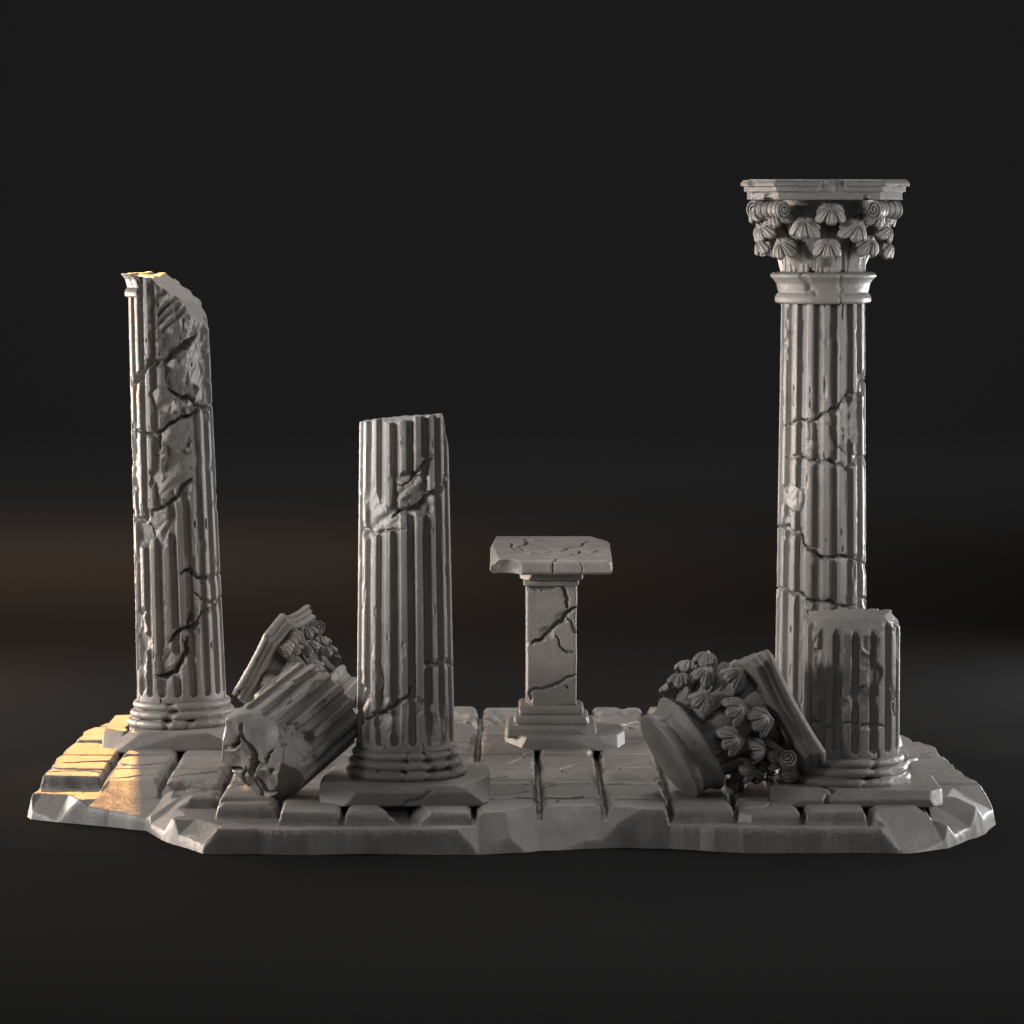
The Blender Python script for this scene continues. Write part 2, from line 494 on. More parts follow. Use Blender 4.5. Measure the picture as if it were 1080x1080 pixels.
# ------------------------------------------------------------------ the cracked paved base
def base_field():
    hx, hy = .0095, .0125
    xs = np.arange(-4.8, 4.8, hx, dtype=F32); ys = np.arange(-4.2, 4.1, hy, dtype=F32)
    X, Y = np.meshgrid(xs, ys, indexing='ij')
    outline = [(-4.66, -1.85), (-4.62, -2.0), (-4.1, -2.35), (-3.45, -2.7), (-3.25, -3.22), (-2.82, -3.98), (-2.0, -4.05), (-.32, -4.05), (.3, -3.9),
               (.65, -3.72), (1.0, -3.66), (1.45, -3.72), (1.75, -3.85), (2.1, -4.0), (3.62, -4.0), (3.98, -3.7), (4.42, -2.9), (4.60, -2.32),
               (4.5, -1.2), (4.42, .2), (4.28, 1.2), (4.12, 2.2), (3.6, 3.1), (2.5, 3.55), (1.5, 3.72), (.5, 3.7), (-.6, 3.8), (-1.8, 3.72),
               (-2.9, 3.75), (-3.9, 3.3), (-4.35, 2.6), (-4.58, 1.6), (-4.62, 0.)]
    rng = np.random.RandomState(11)
    wobx = (fbm(X, Y, 0 * X, 2.4, 5, 3) - .5) * .12
    woby = (fbm(X, Y, 0 * X, 2.4, 15, 3) - .5) * .16
    PX, PY = X + wobx * .35, Y + woby * .35
    # signed distance to outline (inside positive)
    d = None; inside = np.zeros(X.shape, bool)
    n = len(outline)
    for i in range(n):
        a, b = outline[i], outline[(i + 1) % n]
        dx, dy = b[0] - a[0], b[1] - a[1]
        t = np.clip(((PX - a[0]) * dx + (PY - a[1]) * dy) / (dx * dx + dy * dy), 0, 1)
        dd = np.hypot(PX - a[0] - t * dx, PY - a[1] - t * dy)
        d = dd if d is None else np.minimum(d, dd)
        c = (a[1] > PY) != (b[1] > PY)
        inside ^= c & (PX < (b[0] - a[0]) * (PY - a[1]) / (dy if abs(dy) > 1e-9 else 1e-9) + a[0])
    sd = np.where(inside, d, -d)
    # slab: steep hewn side, flat top
    slab = .225 + (fbm(X, Y, 0 * X, 2.0, 3, 3) - .5) * .035
    side = (sd - .10 * lnoise(X, Y, 1.9, 4) + .05 - .03 * lnoise(X, Y, 5.0, 9) + .01) * 5.0
    sd = side / 5.0
    # ------- paving
    Z = slab.copy()
    tilemask = np.zeros(X.shape, bool)
    GX = [-4.62] + [-3.98 + .605 * k for k in range(14)] + [4.62]
    start = {0: -1.55, 1: -2.28, 2: -2.85, 3: -3.42, 4: -3.78, 5: -3.80, 6: -3.80, 7: -3.86, 8: -3.9, 9: -3.75, 10: -3.60, 11: -3.78, 12: -3.80, 13: -3.80, 14: -3.30}
    rows0 = [-3.0, -2.0, -1.0, 0.0, 1.0, 2.0, 3.0, 4.0]
    ew = (fbm(X, Y, 0 * X, 5.5, 41, 3) - .5)
    ew2 = (fbm(X, Y, 0 * X, 12, 47, 2) - .5)
    for k in range(len(GX) - 1):
        x0, x1 = GX[k], GX[k + 1]
        rs = [start[k]] + [r + rng.uniform(-.06, .06) for r in rows0 if r > start[k] + .35]
        for y0, y1 in zip(rs, rs[1:]):
            if k == 5 and y1 < -2.5: pass
            i0, i1 = np.searchsorted(xs, [x0 - .06, x1 + .06]); j0, j1 = np.searchsorted(ys, [y0 - .08, y1 + .08])
            if i1 <= i0 or j1 <= j0: continue
            sl = (slice(i0, i1), slice(j0, j1))
            x, y = X[sl], Y[sl]
            g = .011 + rng.uniform(0, .007)
            wob = ew[sl] * .045 + ew2[sl] * .025
            de = np.minimum(np.minimum(x - x0, x1 - x) - g, np.minimum(y - y0 - 1.1 * g, y1 - y - 1.1 * g)) + wob * .55
            # clipped corners
            for sx in (-1, 1):
                for sy in (-1, 1):
                    cc = rng.uniform(.005, .035) if rng.rand() < .88 else rng.uniform(.06, .14)
                    cx, cy = (x1 if sx > 0 else x0), (y1 if sy > 0 else y0)
                    de = np.minimum(de, (-(sx * (x - cx) + sy * (y - cy) * .8)) * .75 - cc * .75 - g * .5)
            top = .352 + rng.uniform(-.008, .008)
            tz = top + rng.uniform(-.005, .005) * (x - (x0 + x1) / 2) / .3 + rng.uniform(-.005, .005) * (y - (y0 + y1) / 2) / .5
            tz = tz + (fbm(x, y, 0 * x, 2.6, int(rng.randint(99)), 2) - .5) * .006
            bev = np.minimum(tz - (.05 if y0 == rs[0] else .052) + de * rng.uniform(.7, 1.2), .235 + de * 4.5)
            soft = tz - .009 + de * .10
            t = np.minimum(np.minimum(tz, soft), bev)
            m = de > -.004
            Z[sl] = np.where(m, np.maximum(t, Z[sl] * .98), np.minimum(Z[sl], .225 + ew[sl] * .03) if False else Z[sl])
            tilemask[sl] |= m & (t > .24)
    # ------- broken tiles, cracks and chips
    def cut(pts, w, dep, seed):
        nonlocal Z
        pr = np.array(pts)
        i0, i1 = np.searchsorted(xs, [pr[:, 0].min() - .3, pr[:, 0].max() + .3]); j0, j1 = np.searchsorted(ys, [pr[:, 1].min() - .3, pr[:, 1].max() + .3])
        sl = (slice(i0, i1), slice(j0, j1))
        gr = groove(X[sl], Y[sl], pts, w, dep, np.random.RandomState(seed), seed=seed)
        Z[sl] = Z[sl] - gr
    cut([(-4.45, 1.02), (-4.1, .85), (-3.8, .75)], .05, .10, 1)
    cut([(-4.45, -.65), (-4.0, -.45), (-3.7, -.85), (-3.4, -.6)], .05, .10, 2)
    cut([(-3.3, -1.6), (-2.9, -1.2), (-2.6, -1.35)], .06, .12, 3)
    cut([(-.3, -3.0), (.1, -2.6), (.3, -2.3), (.7, -2.0), (.9, -2.1)], .022, .05, 4)
    cut([(-.2, -.9), (.1, -.3), (.35, .4), (.5, .8)], .02, .05, 5)
    cut([(.35, -3.3), (.6, -2.9), (.95, -2.75), (1.4, -2.9)], .02, .04, 6)
    cut([(-.35, 1.4), (.0, 1.7), (.3, 1.6)], .05, .10, 7)
    cut([(3.95, -.6), (4.2, -.2), (4.5, -.3)], .05, .10, 8)
    cut([(3.75, .9), (4.1, 1.2), (4.4, 1.0)], .06, .10, 9)
    cut([(3.3, -1.5), (3.7, -1.2), (4.4, -1.4)], .03, .07, 10)
    cut([(1.5, 1.6), (1.2, 2.3), (1.35, 3.0)], .04, .08, 11)
    cut([(-.9, 2.2), (-.6, 2.6), (-.3, 2.4)], .05, .10, 12)
    cut([(.95, -1.2), (1.2, -.8), (1.4, -.9)], .02, .05, 13)
    cut([(.3, -1.7), (.55, -1.3), (.5, -.9), (.8, -.6)], .02, .05, 14)
    cut([(-.3, -1.9), (-.05, -1.6), (.2, -1.75)], .025, .06, 15)
    cut([(1.5, -.3), (1.8, .3), (2.0, .2)], .03, .06, 16)
    cut([(-2.7, -2.3), (-2.5, -1.9), (-2.2, -2.1)], .03, .07, 17)
    cut([(-4.5, -1.3), (-4.2, -1.15), (-4.0, -1.3)], .035, .08, 18)
    cut([(-3.9, -1.7), (-3.6, -1.5), (-3.4, -1.62)], .025, .06, 19)
    cut([(3.4, -2.9), (3.55, -2.4), (3.9, -2.2)], .025, .06, 20)
    cut([(2.1, -3.6), (2.4, -3.3), (2.65, -3.35)], .02, .05, 21)
    # rough crumbled tops
    def crumble(cx, cy, rx, ry, dep, seed):
        nonlocal Z
        q = np.hypot((X - cx) / rx, (Y - cy) / ry) + (fbm(X, Y, 0 * X, 3.2, seed, 3) - .5) * 1.1
        m = 1 - sstep(q, .7, 1.0)
        facet = np.floor(fbm(X, Y * .6, 0 * X, 4.0, seed + 3, 2) * 7) / 7
        Z = Z - m * dep * (.35 + 1.1 * facet * fbm(X, Y, 0 * X, 7, seed + 5, 2))
    crumble(-3.05, -2.2, .34, .5, .10, 61)
    # crumble(-3.7, -1.9, .3, .35, .12, 62)
    # crumble(-4.15, -1.2, .35, .3, .10, 63)
    crumble(-.1, 2.4, .35, .9, .13, 64)
    crumble(-.75, 2.9, .3, .6, .10, 65)
    crumble(4.05, 1.5, .4, .6, .10, 66)
    crumble(4.25, .1, .3, .5, .09, 67)
    crumble(.15, -2.9, .16, .12, .06, 68)
    crumble(1.25, 3.2, .4, .5, .12, 69)
    crumble(.9, -1.0, .10, .16, .05, 81)
    crumble(.28, -2.0, .09, .2, .06, 82)
    crumble(1.45, -1.9, .08, .25, .06, 83)
    crumble(-.32, -2.3, .08, .2, .06, 84)
    crumble(.85, .1, .08, .3, .06, 85)
    crumble(2.2, 3.1, .5, .5, .12, 70)
    crumble(.05, 3.3, .5, .3, .12, 71)
    # hewn scoops out of the rim: (x, y, inward x, inward y, half width, height at the edge, slope)
    def scoop(px, py, ix, iy, w, ze, s, side_s=1.1, seed=0):
        nonlocal Z
        L = math.hypot(ix, iy); ix, iy = ix / L, iy / L
        inn = (X - px) * ix + (Y - py) * iy
        t = (X - px) * -iy + (Y - py) * ix
        w_ = w * (1 + .25 * (fbm(X, Y, 0 * X, 2.4, seed, 2) - .5))
        hgt = ze + s * inn + side_s * np.maximum(0, np.abs(t) - w_) ** 1.0 + (fbm(X, Y, 0 * X, 5, seed + 1, 2) - .5) * .02
        hgt = hgt + np.where(inn < -.6, 9, 0)
        Z = np.minimum(Z, hgt)
    scoop(-.05, -4.03, 0, 1, .26, .05, .95, .8, 1)
    scoop(.55, -3.76, -.1, 1, .30, .04, .8, .7, 2)
    # scoop(1.15, -3.68, .05, 1, .22, .02, .75, .6, 3)
    # scoop(1.75, -3.85, .3, 1, .28, .05, .8, .8, 4)
    scoop(-2.95, -3.75, .8, .55, .25, .08, .7, .9, 5)
    # scoop(-2.72, -4.0, .25, 1, .12, .02, .9, .9, 51)
    scoop(-3.3, -3.0, 1, .35, .25, .10, .7, .8, 6)
    scoop(-3.75, -2.5, .35, 1, .35, .14, .35, .6, 7)
    scoop(-4.5, -2.05, .35, 1, .16, .06, .7, .9, 8)
    scoop(3.75, -3.85, -.5, 1, .25, .05, .8, .7, 9)
    scoop(4.15, -3.3, -1, .6, .2, .12, .5, .7, 10)
    scoop(4.52, -2.6, -1, .25, .25, .14, .55, .7, 11)
    # scoop(3.3, -4.0, 0, 1, .12, .16, .9, .9, 12)
    # scoop(-1.3, -4.05, 0, 1, .45, .17, .9, .5, 13)
    # scoop(2.7, -4.0, 0, 1, .3, .19, .9, .5, 14)
    # scoop(4.45, -.6, -1, 0, .4, .2, .7, .5, 15)
    # scoop(4.3, 1.0, -1, .1, .35, .2, .6, .5, 16)
    # missing front tile under the second column's plinth
    q = np.maximum(np.abs(X + .98 + (Y + 3.6) * .25) - .20, np.abs(Y + 3.6) - .5)
    Z = np.where(q < 0, np.minimum(Z, .235 + np.maximum(q + .1, 0) * .9), Z)
    Z = np.minimum(Z, side) + (fbm(X, Y, 0 * X, 9, 81, 2) - .5) * .006 + (np.random.RandomState(5).rand(*X.shape).astype(F32) - .5) * .0035
    keep = sd > -.03
    return xs, ys, X, Y, Z, keep, tilemask

def build_base():
    xs, ys, X, Y, Z, keep, tm = base_field()
    nx, ny = X.shape
    P = np.stack([X, Y, Z], -1).reshape(-1, 3)
    idx = np.arange(nx * ny).reshape(nx, ny)
    cell = keep[:-1, :-1] & keep[1:, :-1] & keep[1:, 1:] & keep[:-1, 1:]
    til = (tm[:-1, :-1] & tm[1:, 1:] & tm[1:, :-1] & tm[:-1, 1:]) & cell
    Q = np.stack([idx[:-1, :-1], idx[1:, :-1], idx[1:, 1:], idx[:-1, 1:]], -1)
    root = thing('stone_base', 'broad cracked grey stone base paved with worn tiles under all the ruined columns', 'base')
    for nm, sel in (('slab', cell & ~til), ('paving', til)):
        q = Q[sel]
        used, inv = np.unique(q, return_inverse=True)
        obj(nm, mesh_from(nm, P[used], inv.reshape(q.shape)), M_BASE, root)
    return root

build_base()

# ------------------------------------------------------------------ left tall broken column
def plinth(parent, seed, half=.79, hz=.10, z=.345, **kw):
    return block('plinth', half, half, hz, M_STONE, parent, (0, 0, z + hz - .02), h=.0125, chips=kw.pop('chips', 12), seed=seed, cut=kw.pop('cut', .05), **kw)

c1 = thing('broken_column', 'tallest broken fluted column, slanted top with a scrap of collar, deeply gouged shaft', 'column', (-3.41, 1.1, 0), (0, R(-1.6), 0), group='broken fluted columns')
zb1 = .52
sh1 = shaft_mesh('shaft', 4.40, .462, .402, 18, .5, fbot=.06, seed=3, fdepth=.052,
    cracks=[([(-.95, 3.28), (-.74, 3.37), (0, 3.52), (.45, 3.66), (.9, 3.78)], .075, .13),
            ([(0, 3.24), (.43, 3.14), (.78, 3.055), (1.05, 3.08)], .045, .13),
            ([(-.9, 2.85), (-.6, 2.79), (-.15, 2.82), (.52, 2.95), (.8, 3.055)], .04, .12),
            ([(-.3, 2.79), (-.26, 2.6)], .05, .10),
            ([(-.6, 1.98), (-.2, 2.02), (.2, 2.15), (.55, 2.3)], .06, .10),
            ([(.17, 1.34), (.42, 1.38), (.5, 1.31), (.82, 1.24), (1.05, 1.29)], .035, .12),
            ([(.44, 1.14), (.69, 1.06), (.87, 1.0)], .025, .10),
            ([(1.05, 1.06), (.8, .95), (.42, .78), (0, .74), (-.15, .64)], .04, .13),
            ([(.40, .95), (.3, .78)], .03, .09),
            ([(.26, .68), (.13, .44), (-.28, .28), (-.55, .28)], .065, .15),
            ([(-1.05, 2.0), (-.7, 1.9), (-.5, 1.72)], .05, .10),
            ([(.95, 2.4), (1.05, 1.8)], .05, .06)],
    spalls=[(.3, 3.95, .75, .5, .06), (.85, 3.6, .55, .6, .075), (.3, 3.3, .55, .3, .055), (.2, 2.75, .55, .26, .05), (.1, 2.38, .65, .26, .055),
            (-.95, 2.5, .3, .35, .06), (-.45, 1.85, .5, .22, .06), (-.75, 1.8, .3, .2, .09), (-.85, .48, .35, .42, .07), (-.35, .42, .3, .25, .05),
            (.7, 4.1, .6, .3, .09), (-.15, 3.15, .3, .15, .04), (-.98, 1.1, .2, .5, .05)],
    topcut=[((.62, -.15, .8), (-.14, 0, 4.42)), ((.85, -.3, .45), (.25, 0, 4.12)), ((.25, -.9, .35), (.1, -.36, 4.2))], toprough=.04, chipamt=.03, keep=.42, stroke=.04)
obj('shaft', sh1, M_STONE, c1, (0, 0, zb1 + .26))
obj('base_moulding', attic_base(13, cracks=[([(-.25, .0), (-.22, .12), (-.05, .2), (-.3, .3)], .05, .07), ([(.1, .0), (.3, .1)], .04, .05)]), M_STONE, c1, (0, 0, zb1 - .01))
plinth(c1, 21, top=[([(-.6, -.7), (-.5, -.4), (-.55, -.1)], .03, .05)], planes=[((-.8, -.45, .35), (-.70, -.72, .04))])
obj('collar', collar_mesh(31, cuts=[((.62, -.12, .62), (-.19, 0, .15)), ((.45, -.85, .15), (-.27, -.33, .1)), ((0, 0, 1), (0, 0, .27))]), M_STONE, c1, (0, 0, 4.96), (0, 0, 0), .90)

# ------------------------------------------------------------------ second column, broken at half height
c2 = thing('broken_column', 'mid-height fluted column with a flat snapped top, in front of the fallen drum', 'column', (-1.005, -2.55, 0), (0, R(-.2), 0), group='broken fluted columns')
sh2 = shaft_mesh('shaft', 3.16, .468, .417, 18, .0, fbot=.06, seed=8, fdepth=.052,
    cracks=[([(-.25, 2.22), (.2, 2.29), (.5, 2.35), (.68, 2.44), (1.02, 2.58)], .06, .10),
            ([(-.1, 2.52), (.3, 2.62), (.55, 2.72), (.75, 2.8)], .035, .06),
            ([(-.95, 2.12), (-.5, 2.09), (.05, 2.1)], .03, .05),
            ([(-.9, .28), (-.57, .36), (-.2, .45), (.15, .62)], .04, .07),
            ([(.5, .84), (.8, .83), (1.05, .84)], .03, .07),
            ([(-.6, .85), (-.5, .6), (-.55, .45)], .03, .06)],
    spalls=[(-.7, 2.25, .28, .28, .045), (.12, 2.48, .38, .24, .052), (.5, 2.40, .3, .16, .06), (-.42, .28, .26, .18, .045), (-.9, .45, .25, .25, .05),
            (.25, .45, .3, .15, .03), (.75, .2, .3, .15, .03), (-.3, 2.2, .3, .14, .045)],
    topcut=[((-.11, .06, 1), (.0, 0, 3.13))], cuts=[((1, .1, .25), (.41, 0, 2.9))], toprough=.12, chipamt=.01, keep=.8, stroke=.03)
obj('shaft', sh2, M_STONE, c2, (0, 0, zb1 + .26))
obj('base_moulding', attic_base(14, cracks=[([(-.05, 0), (.0, .1), (.1, .3)], .03, .05), ([(.3, 0), (.5, .12), (.35, .3)], .05, .07), ([(.75, 0), (.9, .3)], .06, .07)]), M_STONE, c2, (0, 0, zb1 - .01))
plinth(c2, 26, planes=[((0, -.75, .6), (0, -.75, .085)), ((.6, -.6, .4), (.74, -.72, .06))], front=[([(.35, .1), (.1, -.05), (-.05, -.1)], .03, .03)])

# ------------------------------------------------------------------ stump on the right
c3 = thing('broken_column', 'short fluted column stump at the right front, beside the fallen capital', 'column', (3.215, -2.58, 0), (0, 0, 0), group='broken fluted columns')
sh3 = shaft_mesh('shaft', 1.36, .452, .448, 16, .5, fbot=.05, seed=15, fdepth=.052, fw=.265,
    cracks=[([(-.95, .34), (-.4, .31), (.2, .32), (.6, .3)], .018, .03)],
    spalls=[(-.8, .95, .2, .1, .03), (-.45, .8, .18, .1, .025), (.1, .95, .22, .1, .025), (-.3, .5, .2, .08, .025), (.1, .62, .3, .1, .03),
            (.45, .8, .2, .15, .03), (-.75, .6, .22, .12, .035), (.3, 1.1, .2, .1, .02)],
    topcut=[((-.55, -.55, .65), (-.2, -.28, 1.29)), ((.1, -.62, .75), (.0, -.34, 1.26)), ((.7, -.2, .7), (.36, 0, 1.31)), ((-.03, -.03, 1), (0, 0, 1.33))], toprough=.03, chipamt=.02, stroke=.03, keep=.9)
obj('shaft', sh3, M_STONE, c3, (0, 0, zb1 + .2))
obj('base_moulding', attic_base(17, cuts=[((.75, -.65, .3), (.27, -.46, .16))], cracks=[([(.1, 0), (.3, .15), (.5, .3)], .05, .05)], r=.98), M_STONE, c3, (0, 0, zb1 - .07))
plinth(c3, 33, hz=.075, half=.80, cut=.06, planes=[((.7, -.5, .4), (.72, -.7, .03)), ((-.6, -.6, .4), (-.75, -.72, .03)), ((0, -.65, .7), (.4, -.74, .055))],
       front=[([(-.28, .09), (-.30, -.02), (-.25, -.1)], .03, .06)], top=[([(-.28, -.8), (-.25, -.6), (-.3, -.4)], .03, .05)])

# ------------------------------------------------------------------ tall column with its leafy capital
c4 = thing('standing_column', 'tallest unbroken column with leafy capital, behind the stump on the right', 'column', (3.16, .5, 0), (0, 0, 0))
sh4 = shaft_mesh('shaft', 4.14, .470, .424, 16, .0, fbot=.06, seed=23, fdepth=.058, fw=.325,
    cracks=[([(-.92, 2.88), (-.34, 2.94), (0, 3.02), (.55, 3.19), (1.0, 3.34)], .035, .08),
            ([(-.9, 2.56), (-.34, 2.55), (0, 2.54), (.57, 2.44), (1.0, 2.56)], .035, .07),
            ([(-1.05, 1.82), (-.65, 1.80), (-.34, 1.65), (0, 1.56), (1.0, 1.45)], .04, .10),
            ([(-1.05, 1.2), (-.3, 1.12), (1.0, 1.1)], .035, .09),
            ([(.05, 2.9), (.5, 2.6)], .02, .04)],
    spalls=[(.75, 2.9, .25, .28, .05), (-.78, 2.15, .38, .13, .035), (-.4, 2.7, .2, .1, .03), (-.85, 1.88, .2, .08, .04), (.95, 3.3, .2, .15, .06), (.98, 2.5, .2, .12, .05)],
    toprough=.0, chipamt=.02)
obj('shaft', sh4, M_STONE, c4, (0, 0, zb1 + .26))
obj('base_moulding', attic_base(19), M_STONE, c4, (0, 0, zb1 - .01))
plinth(c4, 41)
obj('collar', collar_mesh(43, cracks=[([(-.5, .3), (-.4, .2), (-.25, .1)], .05, .07), ([(-.36, .2), (-.42, .12)], .04, .05), ([(.25, .32), (.33, .15), (.3, 0)], .035, .06)]), M_STONE, c4, (0, 0, 4.90))
cap4 = obj('capital', bell_mesh(45), M_STONE, c4, (0, 0, 5.21))
dress_capital(cap4, 0, M_STONE, random.Random(3))
obj('abacus', abacus_mesh(47), M_STONE, cap4, (0, 0, .735), (0, 0, 0), .965)

# ------------------------------------------------------------------ pedestal table
p = thing('pedestal_table', 'square pedestal with a cracked slab top standing at the back between the columns', 'pedestal', (.405, 1.1, 0))
block('plinth', .62, .66, .075, M_STONE, p, (.14, -.02, .39), seed=51, cut=.08, h=.012, planes=[((-.7, -.6, .2), (-.5, -.58, .05)), ((.2, -.9, .5), (.1, -.64, .06))])
st = obj('steps', bpy.data.meshes.new('steps'), None, p)
def steps_mesh():
    h = .0105
    X, Y, Z, o = grid3((-.48, -.48, 0), (.48, .48, .34), h)
    f = None
    for i, (hw, z0, z1) in enumerate(((.465, -.02, .105), (.385, .10, .20), (.335, .195, .30))):
        b = block_field(X, Y, Z - (z0 + z1) / 2, hw, hw, (z1 - z0) / 2, .025, 7, 60 + i, .035, .004)
        f = b if f is None else np.minimum(f, b)
    V, Q = nets(f.astype(F32), o, h)
    return mesh_from('steps', V, Q)
st.data = steps_mesh(); st.data.materials.append(M_STONE); st.location = (0, 0, .44)
block('pillar', .262, .262, .64, M_STONE, p, (0, 0, 1.36), seed=55, chips=10, cut=.03, bevel=.02, h=.0095, und=.008,
      front=[([(-.22, .60), (-.05, .59), (.10, .62)], .02, .05), ([(.10, .62), (.16, .5), (.17, .38)], .022, .06),
             ([(-.20, .02), (-.05, .12), (.1, .25), (.26, .40)], .028, .09), ([(.04, .10), (.08, .0), (.15, -.06), (.24, -.08)], .02, .05),
             ([(-.22, -.46), (.0, -.42), (.12, -.36), (.25, -.30)], .018, .05), ([(.16, .30), (.22, .2), (.26, .12)], .02, .05), ([(-.21, -.46), (-.21, -.6)], .025, .05),
             ([(.15, -.42), (.18, -.45)], .02, .03)],
      notch=[((-.27, -.27, .02), .06), ((-.27, -.28, .3), .035), ((-.05, -.31, .15), .09), ((.12, -.32, .30), .085)])
block('moulding', .325, .325, .05, M_STONE, p, (0, 0, 2.09), seed=57, chips=4, cut=.02, h=.01)
block('moulding', .285, .285, .035, M_STONE, p, (0, 0, 2.01), seed=58, chips=3, cut=.02, h=.01)
block('tabletop', .625, .80, .075, M_STONE, p, (-.005, .10, 2.265), (R(4.2), 0, R(0)), seed=59, chips=9, cut=.05, bevel=.03, h=.009,
      planes=[((.8, -.3, .45), (.61, -.72, .05))],
      top=[([(-.35, -.25), (-.2, -.3), (.1, -.2), (.3, .1), (.45, .5)], .02, .05), ([(-.35, .0), (-.25, -.1), (.1, -.05)], .018, .045), ([(-.3, -.12), (-.25, .3), (-.15, .75)], .02, .05),
           ([(.2, -.5), (.3, -.15), (.42, -.3), (.6, .1)], .02, .05), ([(-.45, .4), (-.4, .1), (-.36, -.1)], .018, .045), ([(.03, -.8), (.04, -.6)], .014, .03),
           ([(-.1, -.5), (.05, -.62), (.2, -.5)], .012, .04)],
      front=[([(.03, .08), (.035, -.08)], .014, .03), ([(.3, .08), (.31, -.08)], .01, .02)],
      notch=[((-.50, -.86, -.02), .19)])

# ------------------------------------------------------------------ fallen things
def axis_rot(d, roll=0.0):
    """rotation that takes local +z to direction d"""
    q = Vector(d).normalized().to_track_quat('Z', 'Y')
    return (q.to_matrix() @ Matrix.Rotation(roll, 3, 'Z')).to_euler()

fd = thing('fallen_drum', 'toppled fluted column drum with a cracked end, leaning up against the second column', 'column drum', (-2.45, -3.0, .68), axis_rot((.62, .64, .46), R(20)))
drum = shaft_mesh('shaft', 1.04, .49, .475, 16, .3, seed=71, fdepth=.045, fw=.30, fbot=.2, bottomrough=.05, toprough=.03, keep=.15, stroke=.05,
    botcut=[([(-.1, -.4), (.0, -.1), (-.05, .1), (.1, .4)], .035, .12), ([(-.35, .1), (-.15, .05), (-.02, .05)], .03, .09), ([(.05, -.15), (.3, -.25)], .03, .09), ([(-.3, -.2), (-.15, -.25), (-.1, -.1)], .03, .09), ([(-.3, .3), (-.2, .15), (-.25, .0)], .025, .08), ([(.1, .3), (.2, .1), (.38, .05)], .025, .08), ([(.05, -.4), (.12, -.2), (.05, -.05)], .02, .06)],
    cracks=[([(-.9, .5), (-.3, .35), (.3, .4), (.9, .6)], .02, .04)],
    spalls=[(-.2, .45, .5, .14, .05), (.7, .35, .4, .16, .04), (-.5, .8, .2, .1, .03), (.2, .85, .2, .08, .03), (1.6, .4, .5, .2, .05), (-1.5, .3, .6, .2, .05)],
    cuts=[((.3, -.6, -.75), (.15, -.36, .06)), ((-.7, -.3, -.6), (-.37, -.1, .08)), ((.8, .2, -.55), (.38, .1, .07)), ((-.2, .8, -.6), (0, .38, .05))], chipamt=.02)
obj('shaft', drum, M_STONE, fd, (0, 0, 0))

SC = .78
fcl = thing('fallen_capital', 'toppled leafy capital half hidden behind the fallen drum, one volute showing', 'capital', (-1.70, -.8, .88), axis_rot((-.83, .20, .49), R(0)), group='fallen leafy capitals')
obj('bell', bell_mesh(81), M_STONE, fcl, (0, 0, .25 * SC), (0, 0, 0), SC)
cl = obj('collar', collar_mesh(82), M_STONE, fcl, (0, 0, 0), (0, 0, 0), SC)
obj('abacus', abacus_mesh(83, notch=False, broken=[((-.1, -1, .15), (0, -.30, .1))]), M_STONE, fcl, (0, 0, (.25 + .735) * SC), (0, 0, 0), SC)
def dress_fallen(root, rng, skip=()):
    before = set(bpy.data.objects)
    dress_capital(root, .25, M_STONE, rng, skip)
    for o in set(bpy.data.objects) - before:
        o.location = o.location * SC; o.scale = o.scale * SC
dress_fallen(fcl, random.Random(5))

SC = .95
fcr = thing('fallen_capital', 'toppled leafy capital lying in front, leaning on the stump plinth', 'capital', (1.47, -2.80, .70), axis_rot((.81, .28, .50), R(0)), group='fallen leafy capitals')
obj('bell', bell_mesh(91), M_STONE, fcr, (0, 0, .27 * SC), (0, 0, 0), SC)
obj('collar', collar_mesh(92), M_STONE, fcr, (0, 0, 0), (0, 0, 0), SC)
obj('abacus', abacus_mesh(93, notch=False, broken=[((.25, 1, .0), (-.5, .56, .1))]), M_STONE, fcr, (0, 0, (.27 + .745) * SC), (0, 0, 0), SC)
dress_fallen(fcr, random.Random(6), skip=(('v', 1), ('v', 2)))

# ------------------------------------------------------------------ dark studio sweep
def sweep():
    pr = [(-45, 0), (-20, 0), (0, 0), (20, 0), (45, 0), (60, 0)]
    for k in range(1, 13):
        a = math.pi / 2 * k / 12
        pr.append((60 + 20 * math.sin(a), 20 - 20 * math.cos(a)))
    pr += [(80, 40), (80, 60)]
    V = []; Q = []
    for y, z in pr:
        V += [(-70, y, z), (70, y, z)]
    for i in range(len(pr) - 1):
        a = 2 * i
        Q.append((a, a + 1, a + 3, a + 2))
    return mesh_from('backdrop', np.array(V), np.array(Q))
md = bpy.data.materials.new('dark_backdrop'); md.use_nodes = True
b = md.node_tree.nodes['Principled BSDF']
tn = md.node_tree.nodes.new('ShaderNodeTexNoise'); tn.inputs['Scale'].default_value = .6
cr = md.node_tree.nodes.new('ShaderNodeValToRGB')
cr.color_ramp.elements[0].color = (.0185, .0185, .0185, 1); cr.color_ramp.elements[1].color = (.0195, .0195, .0195, 1)
md.node_tree.links.new(tn.outputs['Fac'], cr.inputs['Fac']); md.node_tree.links.new(cr.outputs['Color'], b.inputs['Base Color'])
b.inputs['Roughness'].default_value = 1; b.inputs['Specular IOR Level'].default_value = 0
bd = obj('backdrop', sweep(), md)
bd['kind'] = 'structure'

# ------------------------------------------------------------------ light
def area(name, loc, target, size, power, color=(1, 1, 1), sy=None, spread=180):
    l = bpy.data.lights.new(name, 'AREA'); l.energy = power; l.color = color
    l.spread = R(spread); l.shape = 'RECTANGLE'; l.size = size; l.size_y = sy or size
    o = bpy.data.objects.new(name, l); col.objects.link(o)
    o.location = loc
    o.rotation_euler = (Vector(target) - Vector(loc)).to_track_quat('-Z', 'Y').to_euler()
    return o

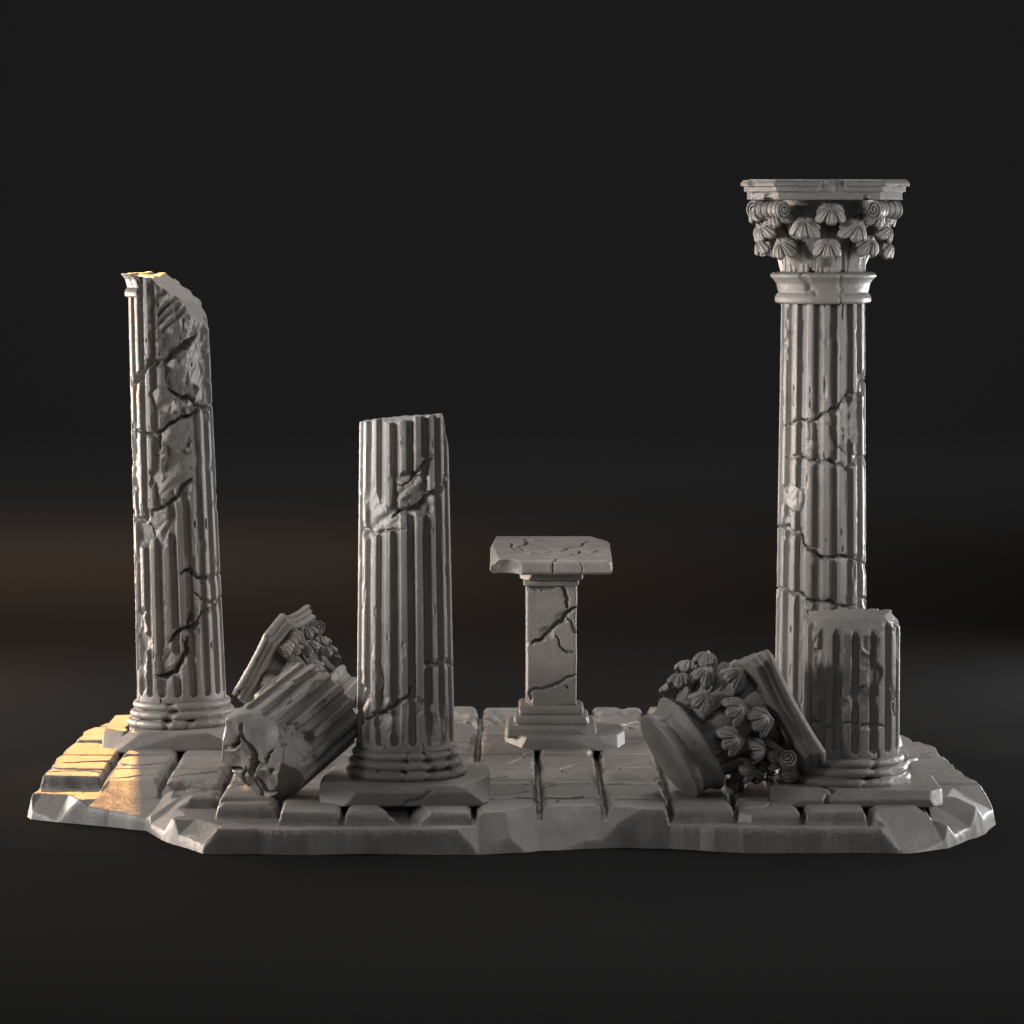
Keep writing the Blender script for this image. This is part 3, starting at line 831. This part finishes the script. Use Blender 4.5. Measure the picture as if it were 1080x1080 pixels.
def spot(name, loc, target, power, color, ang, blend, size=.5):
    l = bpy.data.lights.new(name, 'SPOT'); l.energy = power; l.color = color
    l.spot_size = R(ang); l.spot_blend = blend; l.shadow_soft_size = size
    o = bpy.data.objects.new(name, l); col.objects.link(o)
    o.location = loc
    o.rotation_euler = (Vector(target) - Vector(loc)).to_track_quat('-Z', 'Y').to_euler()
    return o

area('key_light', (-13, -1.6, 4.6), (0, 0, 2.0), 4.0, 1100, (1, .965, .93))
area('fill_light', (12.8, -3.2, 5.2), (0.5, 0, 2.0), 4.0, 750, (1, .98, .97))
spot('key_spot', (-12.5, -8.2, 6.5), (-1.5, -2.3, 4.1), 17000, (1, .965, .94), 22.5, 1, 2.2)
area('front_light', (3, -24, 13), (0, 0, 1.5), 9, 380, (1, .96, .93))
area('floor_light', (0, -8.6, 11), (0, -8.6, 0), 15, 85, (1, .98, .97), 3.5, 60)
area('rim_light', (-13, 8, 2.6), (-1, 0, 2), 3.0, 2500, (1, .80, .66))
area('rim_light', (12, 9, 2.6), (1, 0, 2), 3.0, 1400, (.98, .98, 1))
area('top_light', (1, 6, 13), (0, 0, 0), 6, 640, (1, .95, .90))
spot('warm_spot', (-5.2, 16, 9.6), (-3.9, .2, .3), 11500, (1, .47, .13), 10.5, .5, .4)
spot('warm_spot', (-5.2, 16, 9.6), (-3.62, 1.05, 5.22), 6000, (1, .50, .15), 3.4, .6, .2)
area('backdrop_light', (0, 36, 34), (0, 80, 6), 50, 14500, (1, 1, 1), 8)
area('floor_glow', (-12, 24, 12), (-12, 24, 0), 22, 2500, (1, .66, .46), 14, 125)

w = bpy.data.worlds.new('World'); scene.world = w; w.use_nodes = True
w.node_tree.nodes['Background'].inputs[0].default_value = (.5, .5, .52, 1)
w.node_tree.nodes['Background'].inputs[1].default_value = .045

# ------------------------------------------------------------------ camera
cam = bpy.data.cameras.new('camera'); co = bpy.data.objects.new('camera', cam); col.objects.link(co)
cam.sensor_width = 36; cam.lens = 36 * 4200 / 1080
cam.clip_start = .5; cam.clip_end = 400
co.location = (0, -40, 6.0); co.rotation_euler = (R(90 - 4.56), 0, 0)
scene.camera = co

scene.render.engine = 'CYCLES'
scene.cycles.use_denoising = True
scene.cycles.max_bounces = 6
vs = scene.view_settings
vs.view_transform = 'Standard'; vs.look = 'None'; vs.exposure = 0; vs.gamma = 1; vs.use_curve_mapping = False
